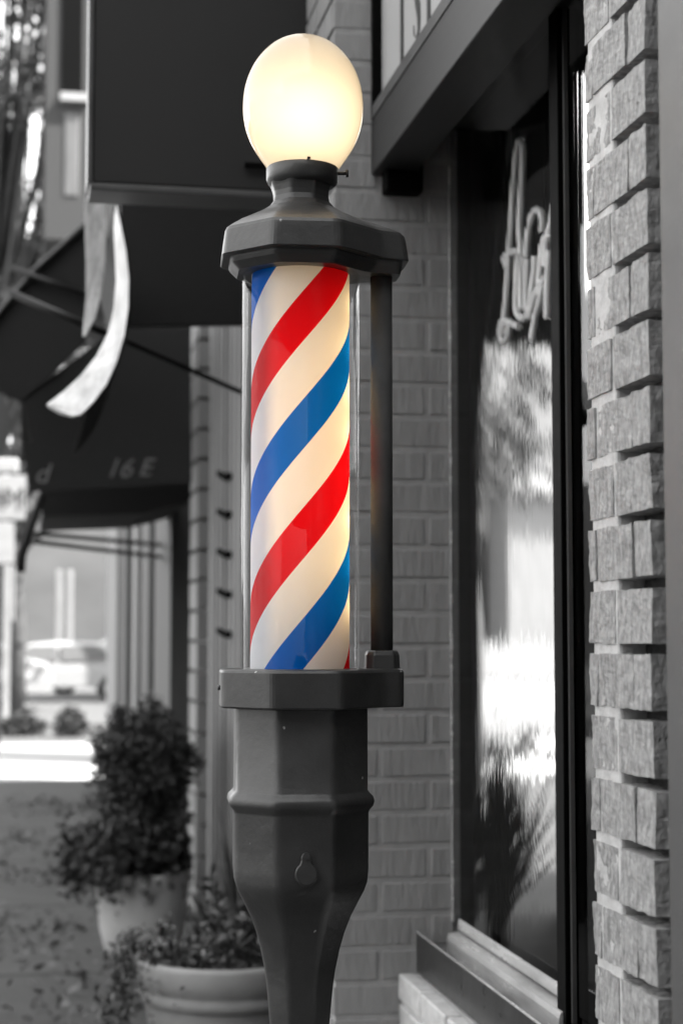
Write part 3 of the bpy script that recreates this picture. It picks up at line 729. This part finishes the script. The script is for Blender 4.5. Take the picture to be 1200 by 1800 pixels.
# spiky plant behind the pole
sc_ = W(425, 1640, Y=6.3)
t = thing('spiky_plant', 'spiky long-bladed plant in a low pot half hidden behind the pole body', 'potted plant', (sc_.x, sc_.y, 0))
MB().lathe([(.10,0),(.13,.20),(.135,.22),(.12,.22),(.11,.19),(.01,.19)], 32, (sc_.x,sc_.y,0)).build('planter', M['potw'], t)
mb = MB()
for i in range(30):
    a_ = rng.uniform(0,6.28); L_ = rng.uniform(.4,.72); el = rng.uniform(1.0,1.5); q = []
    for f in (0,.25,.5,.75,1):
        q.append((sc_.x+cos(a_)*cos(el)*L_*f, sc_.y+sin(a_)*cos(el)*L_*f, .19+L_*f*sin(el)-.25*f*f*L_*cos(el)))
    mb.tube(q, [.009,.012,.010,.006,.001], 4)
mb.build('blades', M['leaf'], t)

# ------------------------------------------------------------------ far left: sign, cars, shrubs, trees
def at_ground(x, Y): return W(x, 1000, Y=Y).x
YT = 20.5
t = thing('street_sign', 'white street sign with dark capitals on a white pole at the left edge', 'sign', (at_ground(8, YT), YT, 0))
def rect(x0, x1, y0, y1, Y, d, name, m, bev=.01):
    a_, b_ = W(x0, y1, Y=Y), W(x1, y0, Y=Y); return MB().box(a_.x, b_.x, Y, Y+d, a_.z, b_.z).build(name, m, t, bevel=bev)
rect(-70, 46, 836, 912, YT, .12, 'sign_board', M['signwhite']); rect(-60, 34, 805, 832, YT, .12, 'sign_board', M['signwhite'], .04)
rect(-40, 26, 918, 990, YT+.01, .1, 'sign_board', M['signwhite'])
text("IM.P", -6, 890, YT-.03, 34, M['ink'], t, 0)
rect(4, 20, 991, 1262, YT+.02, .1, 'pole', M['signwhite']); rect(20.5, 27, 995, 1092, YT+.02, .08, 'pole', M['trim'])
t['label'] = 'white street sign with dark capitals on a white pole at the left edge'

def make_car(name, label, x, y, L, H, rot, group):
    t = thing(name, label, 'car', (x, y, -.09), group)
    k = L/4.6
    prof = [(-2.25,.35),(-2.3,.62),(-2.2,.86),(-1.2,.98),(-.55,1.38),(.1,H),(1.1,H-.02),(1.75,1.08),(2.2,1.0),(2.3,.7),(2.25,.35)]
    def cyl(px_, wid, pts):
        rings = []
        for s_ in (-1,-.86,.86,1):
            rings.append([Vector((p[0]*k, s_*wid*(1-.16*max(0,(p[1]-.9))/.5), p[1] if abs(s_) < .9 else .35+(p[1]-.35)*.94)) for p in pts])
        return rings
    ro = Matrix.Rotation(rot, 3, 'Z'); loc = Vector((x, y, -.09))
    def tr(rings): return [[ro@p+loc for p in r] for r in rings]
    MB().loft(tr(cyl(0, .88, prof))).build('body', M['carwhite'], t, bevel=.03)
    for side in (-1, 1):
        for w_ in ([(-1.1,.99),(-.5,1.34),(.05,H-.1),(.12,.98)], [(.2,.98),(.16,H-.1),(1.0,H-.1),(1.5,1.03)]):
            mb = MB(); pts = [ro@Vector((a_*k, side*(.895-.13*max(0,b_-.9)/.5), b_))+loc for a_, b_ in w_]
            mb.prism(pts, ro@Vector((0, side*.012, 0))).build('side_window', M['carglass'], t)
        for wx_ in (-1.45, 1.4):
            c_ = ro@Vector((wx_*k, side*.80, .33))+loc; dv = ro@Vector((0, side*.1, 0))
            o_ = MB().tube([c_-dv, c_+dv*1.05], .33, 24).build('wheel', M['tyre'], t)
            MB().tube([c_+dv, c_+dv*1.15], .2, 18).build('rim', M['rim'], o_)
        c_ = ro@Vector((-2.24*k, side*.6, .7))+loc; MB().box(c_.x-.08, c_.x+.08, c_.y-.08, c_.y+.08, c_.z-.06, c_.z+.08).build('headlight', M['lampw'], t)
    mb = MB(); pts = [ro@Vector((a_*k, s_, b_))+loc for a_, b_, s_ in ((-1.22,1.0,-.78),(-.58,1.385,-.7),(-.58,1.385,.7),(-1.22,1.0,.78))]
    mb.prism(pts, (0,0,.012)).build('windscreen', M['carglass'], t)
    return t
make_car('parked_car', 'white sedan parked side-on in the lot behind the street sign', at_ground(95, 42), 42, 4.6, 1.44, 0, 'cars parked across the street')
make_car('parked_car', 'taller white car roof showing behind the white sedan', at_ground(215, 47), 47, 4.9, 1.85, 0, 'cars parked across the street')
make_car('parked_car', 'white car at the far left cut by the picture edge', at_ground(-90, 37), 37, 4.4, 1.48, 0, 'cars parked across the street')

def shrub(name, label, x, y, rx, h, n, m, cat='shrub', group=None):
    t = thing(name, label, cat, (x, y, -.1), group); mb = MB(); st = MB()
    for i in range(n):
        u = Vector((rng.gauss(0,1), rng.gauss(0,1), abs(rng.gauss(0,1)))).normalized()*rng.random()**.35
        mb.leaf((x+u.x*rx, y+u.y*rx, -.1+u.z*h), rng.uniform(.06,.14), rng.uniform(.04,.08), rng)
    mb.build('foliage', m, t)
    for i in range(5): st.tube([(x,y,-.12),(x+rng.gauss(0,.3)*rx,y+rng.gauss(0,.3)*rx,h*.6)], [.02,.008], 5)
    st.build('stems', M['stem'], t)
shrub('shrub', 'low wide dark shrub below the white sign pole', at_ground(42, 28.5), 28.5, .40, .32, 900, M['leafd'], group='low shrubs at the street edge')
shrub('shrub', 'pointed dark shrub below the white sedan', at_ground(128, 28), 28, .26, .44, 800, M['leafd'], group='low shrubs at the street edge')

# pale posts and wooded hill
for (p, pt, pb, lab) in ((105, 1002, 1093, 'left one of two slim pale posts standing before the grey hill'), (124, 1002, 1092, 'right one of two slim pale posts standing before the grey hill')):
    a_, b_ = W(p-7, pb+60, Y=52), W(p+5, pt, Y=52)
    o = MB().box(a_.x, b_.x, 52, 52.2, -.1, b_.z).build('pale_post', M['trim'], bevel=.03); tag(o, lab, 'post', 'pale posts across the lot')
hm = MB(); N = 60
top = []
for i in range(N+1):
    x = -120+240*i/N; top.append((x, 17+3*sin(i*.55)+2*sin(i*1.7)+(rng.random()-.5)*1.5))
rings = []
for k, (yy_, f) in enumerate(((95,0),(100,.3),(110,.62),(125,.86),(150,1))):
    rings.append([(x*(1+.002*k), yy_+2*sin(x*.2+k), -.2+z*f) for x, z in top])
hm.loft(rings, cap=False, close=False, smooth=True)
struct(hm.build('hill', M['hill']), 'grey wooded hill closing the street beyond the parked cars')

def tree(label, x, y, trunk_h, top_z, rx, n, leafsz, seed, group='street trees'):
    rg = random.Random(seed)
    t = thing('street_tree', label, 'tree', (x, y, -.1), group)
    mb = MB(); mb.tube([(x,y,-.1),(x+.05,y,trunk_h*.5),(x-.05,y,trunk_h),(x,y,top_z*.8)], [.2,.16,.13,.04], 10)
    cl = []
    for i in range(46):
        a_ = rg.uniform(0,6.28); z = rg.uniform(trunk_h*.9, top_z); q = (z-trunk_h)/(top_z-trunk_h)
        rr = rx*(1-.55*abs(q-.35))*rg.uniform(.35,1)
        c_ = Vector((x+cos(a_)*rr, y+sin(a_)*rr, z)); cl.append((c_, rg.uniform(.45,.95)*rx*.42))
        mb.tube([(x,y,trunk_h*.8+(z-trunk_h)*.3), ((x+c_.x)/2,(y+c_.y)/2,(z+trunk_h)/2), c_], [.07,.045,.012], 6)
    mb.build('trunk', M['bark'], t)
    lf = MB()
    for i in range(n):
        c_, r_ = rg.choice(cl); u = Vector((rg.gauss(0,1), rg.gauss(0,1), rg.gauss(0,.8))).normalized()*r_*rg.random()**.4
        lf.leaf(c_+u, leafsz*rg.uniform(.6,1.3), leafsz*rg.uniform(.4,.7), rg)
    lf.build('crown', M['leaft'], t)
tree('leafy street tree with bright sky gaps at the top left corner', at_ground(-20, 24), 24, 4.4, 14, 2.2, 8000, .20, 5)
tree('more distant street tree low behind the black awning wing', at_ground(30, 34), 34, 3.2, 17, 4.2, 8500, .28, 8)

# far building with a dark window at the top left
YF = 21.0
t = thing('far_building', 'grey two-storey building with a dark upper window beside the blank board', 'building', (at_ground(150, YF), YF, 0))
fa = W(84, 0, Y=YF); fb = W(330, 0, Y=YF)
MB().box(fa.x, fb.x+2, YF, YF+8, W(100, 420, Y=YF).z, 11.5).build('wall', M['wall'], t)
MB().box(W(196, 1000, Y=YF).x, fb.x+2, YF+.1, YF+.7, -.1, W(100, 420, Y=YF).z-.001).build('wall', M['wall'], t)
a_, b_ = W(108, 166, Y=YF), W(147, -60, Y=YF)
fr_ = MB().box(a_.x, b_.x, YF-.03, YF+.02, a_.z, b_.z).build('window', M['black'], t)
a2 = W(106, 180, Y=YF); MB().box(a2.x, b_.x+.1, YF-.12, YF+.02, a2.z, a_.z-.002).build('sill', M['trim'], fr_)
a_, b_ = W(112, 345, Y=YF), W(140, 200, Y=YF)
MB().box(a_.x, b_.x, YF-.02, YF+.02, a_.z, b_.z).build('panel', M['trimd'], t, bevel=.02)

# ------------------------------------------------------------------ court scene added behind the shop, standing in for street reflections
t = thing('added_rear_building', 'pale sunlit rendered building added behind the court in place of a window reflection', 'building', (12, 38, 0))
MB().box(7, 24, 38, 44, -.1, 9.5).build('wall', mat('weathered_render', .19, .8, var=.5, vscale=.8, var2=(.6,1.3)), t)
for zz in (1.0, 4.2):
    for k in range(6):
        MB().box(8.0+k*1.5, 8.8+k*1.5, 37.95, 38.02, zz+.4, zz+2.1).build('window', M['carglass'], t)
MB().box(6.9, 24.1, 37.7, 38.2, 3.1, 3.4).build('band_course', M['trimd'], t)
for k, (xx_, yy_, h_) in enumerate(((6.2, 30, 3.0), (9.5, 33, 4.4), (8.0, 35, 5.5))):
    MB().box(xx_, xx_+1.6+.5*k, yy_, yy_+1.5, -.1, h_).build('lean_to', M['trim' if k % 2 else 'trimd'], t)
    MB().box(xx_-.2, xx_+1.8+.5*k, yy_-.4, yy_+1.6, h_+.01, h_+.2).build('lean_to_roof', M['stucco2' if k % 2 else 'darkframe'], t)
court_x = CAM + (FWD + RGT*((850-600)/F) + UPV*((900-1200)/F))*15
tree('slim dark tree added to the court left of the white car', court_x.x-.1, 15, 3.0, 6.2, 1.0, 2600, .16, 21, None)
cxr = CAM + (FWD + RGT*((905-600)/F) + UPV*((900-1200)/F))*23
make_car('parked_car', 'white car added in the court in place of a car reflected in the window', cxr.x, 23, 4.5, 1.46, R(90), None)
# ------------------------------------------------------------------ unseen buildings added to shape the light
t = thing('bounce_building', 'unseen long pale building across the street, added to bounce sunlight', 'building', (-15, 6, 0))
MB().box(-21, -15, -22, 16, -.15, 7.5).build('wall', M['stucco2'], t)  # added out of view to bounce sun onto street-facing walls
for k in range(9):
    MB().box(-15.02, -14.95, -20+k*4, -18+k*4, .8, 2.9).build('window', M['carglass'], t)
    MB().box(-15.02, -14.95, -19.6+k*4, -18.4+k*4, 4.3, 6.2).build('window', M['carglass'], t)
t = thing('sky_block_building', 'unseen plain dark building behind the viewer, added to block sky light', 'building', (-3, -14, 0))
MB().box(-11.5, 7, -20, -9, -.15, 11).build('wall', M['darkwall'], t)  # added out of view to cut sky light from the front
for k in range(6):
    MB().box(-10.5+k*2.6, -9.2+k*2.6, -9.02, -8.95, 3.6, 5.6).build('window', M['carglass'], t)
print('pole', PX, PY, 'pier y', y40, y90, y60, 'ym', ym, 'zs', zs, zh, 'oL', oL, oR, oT)
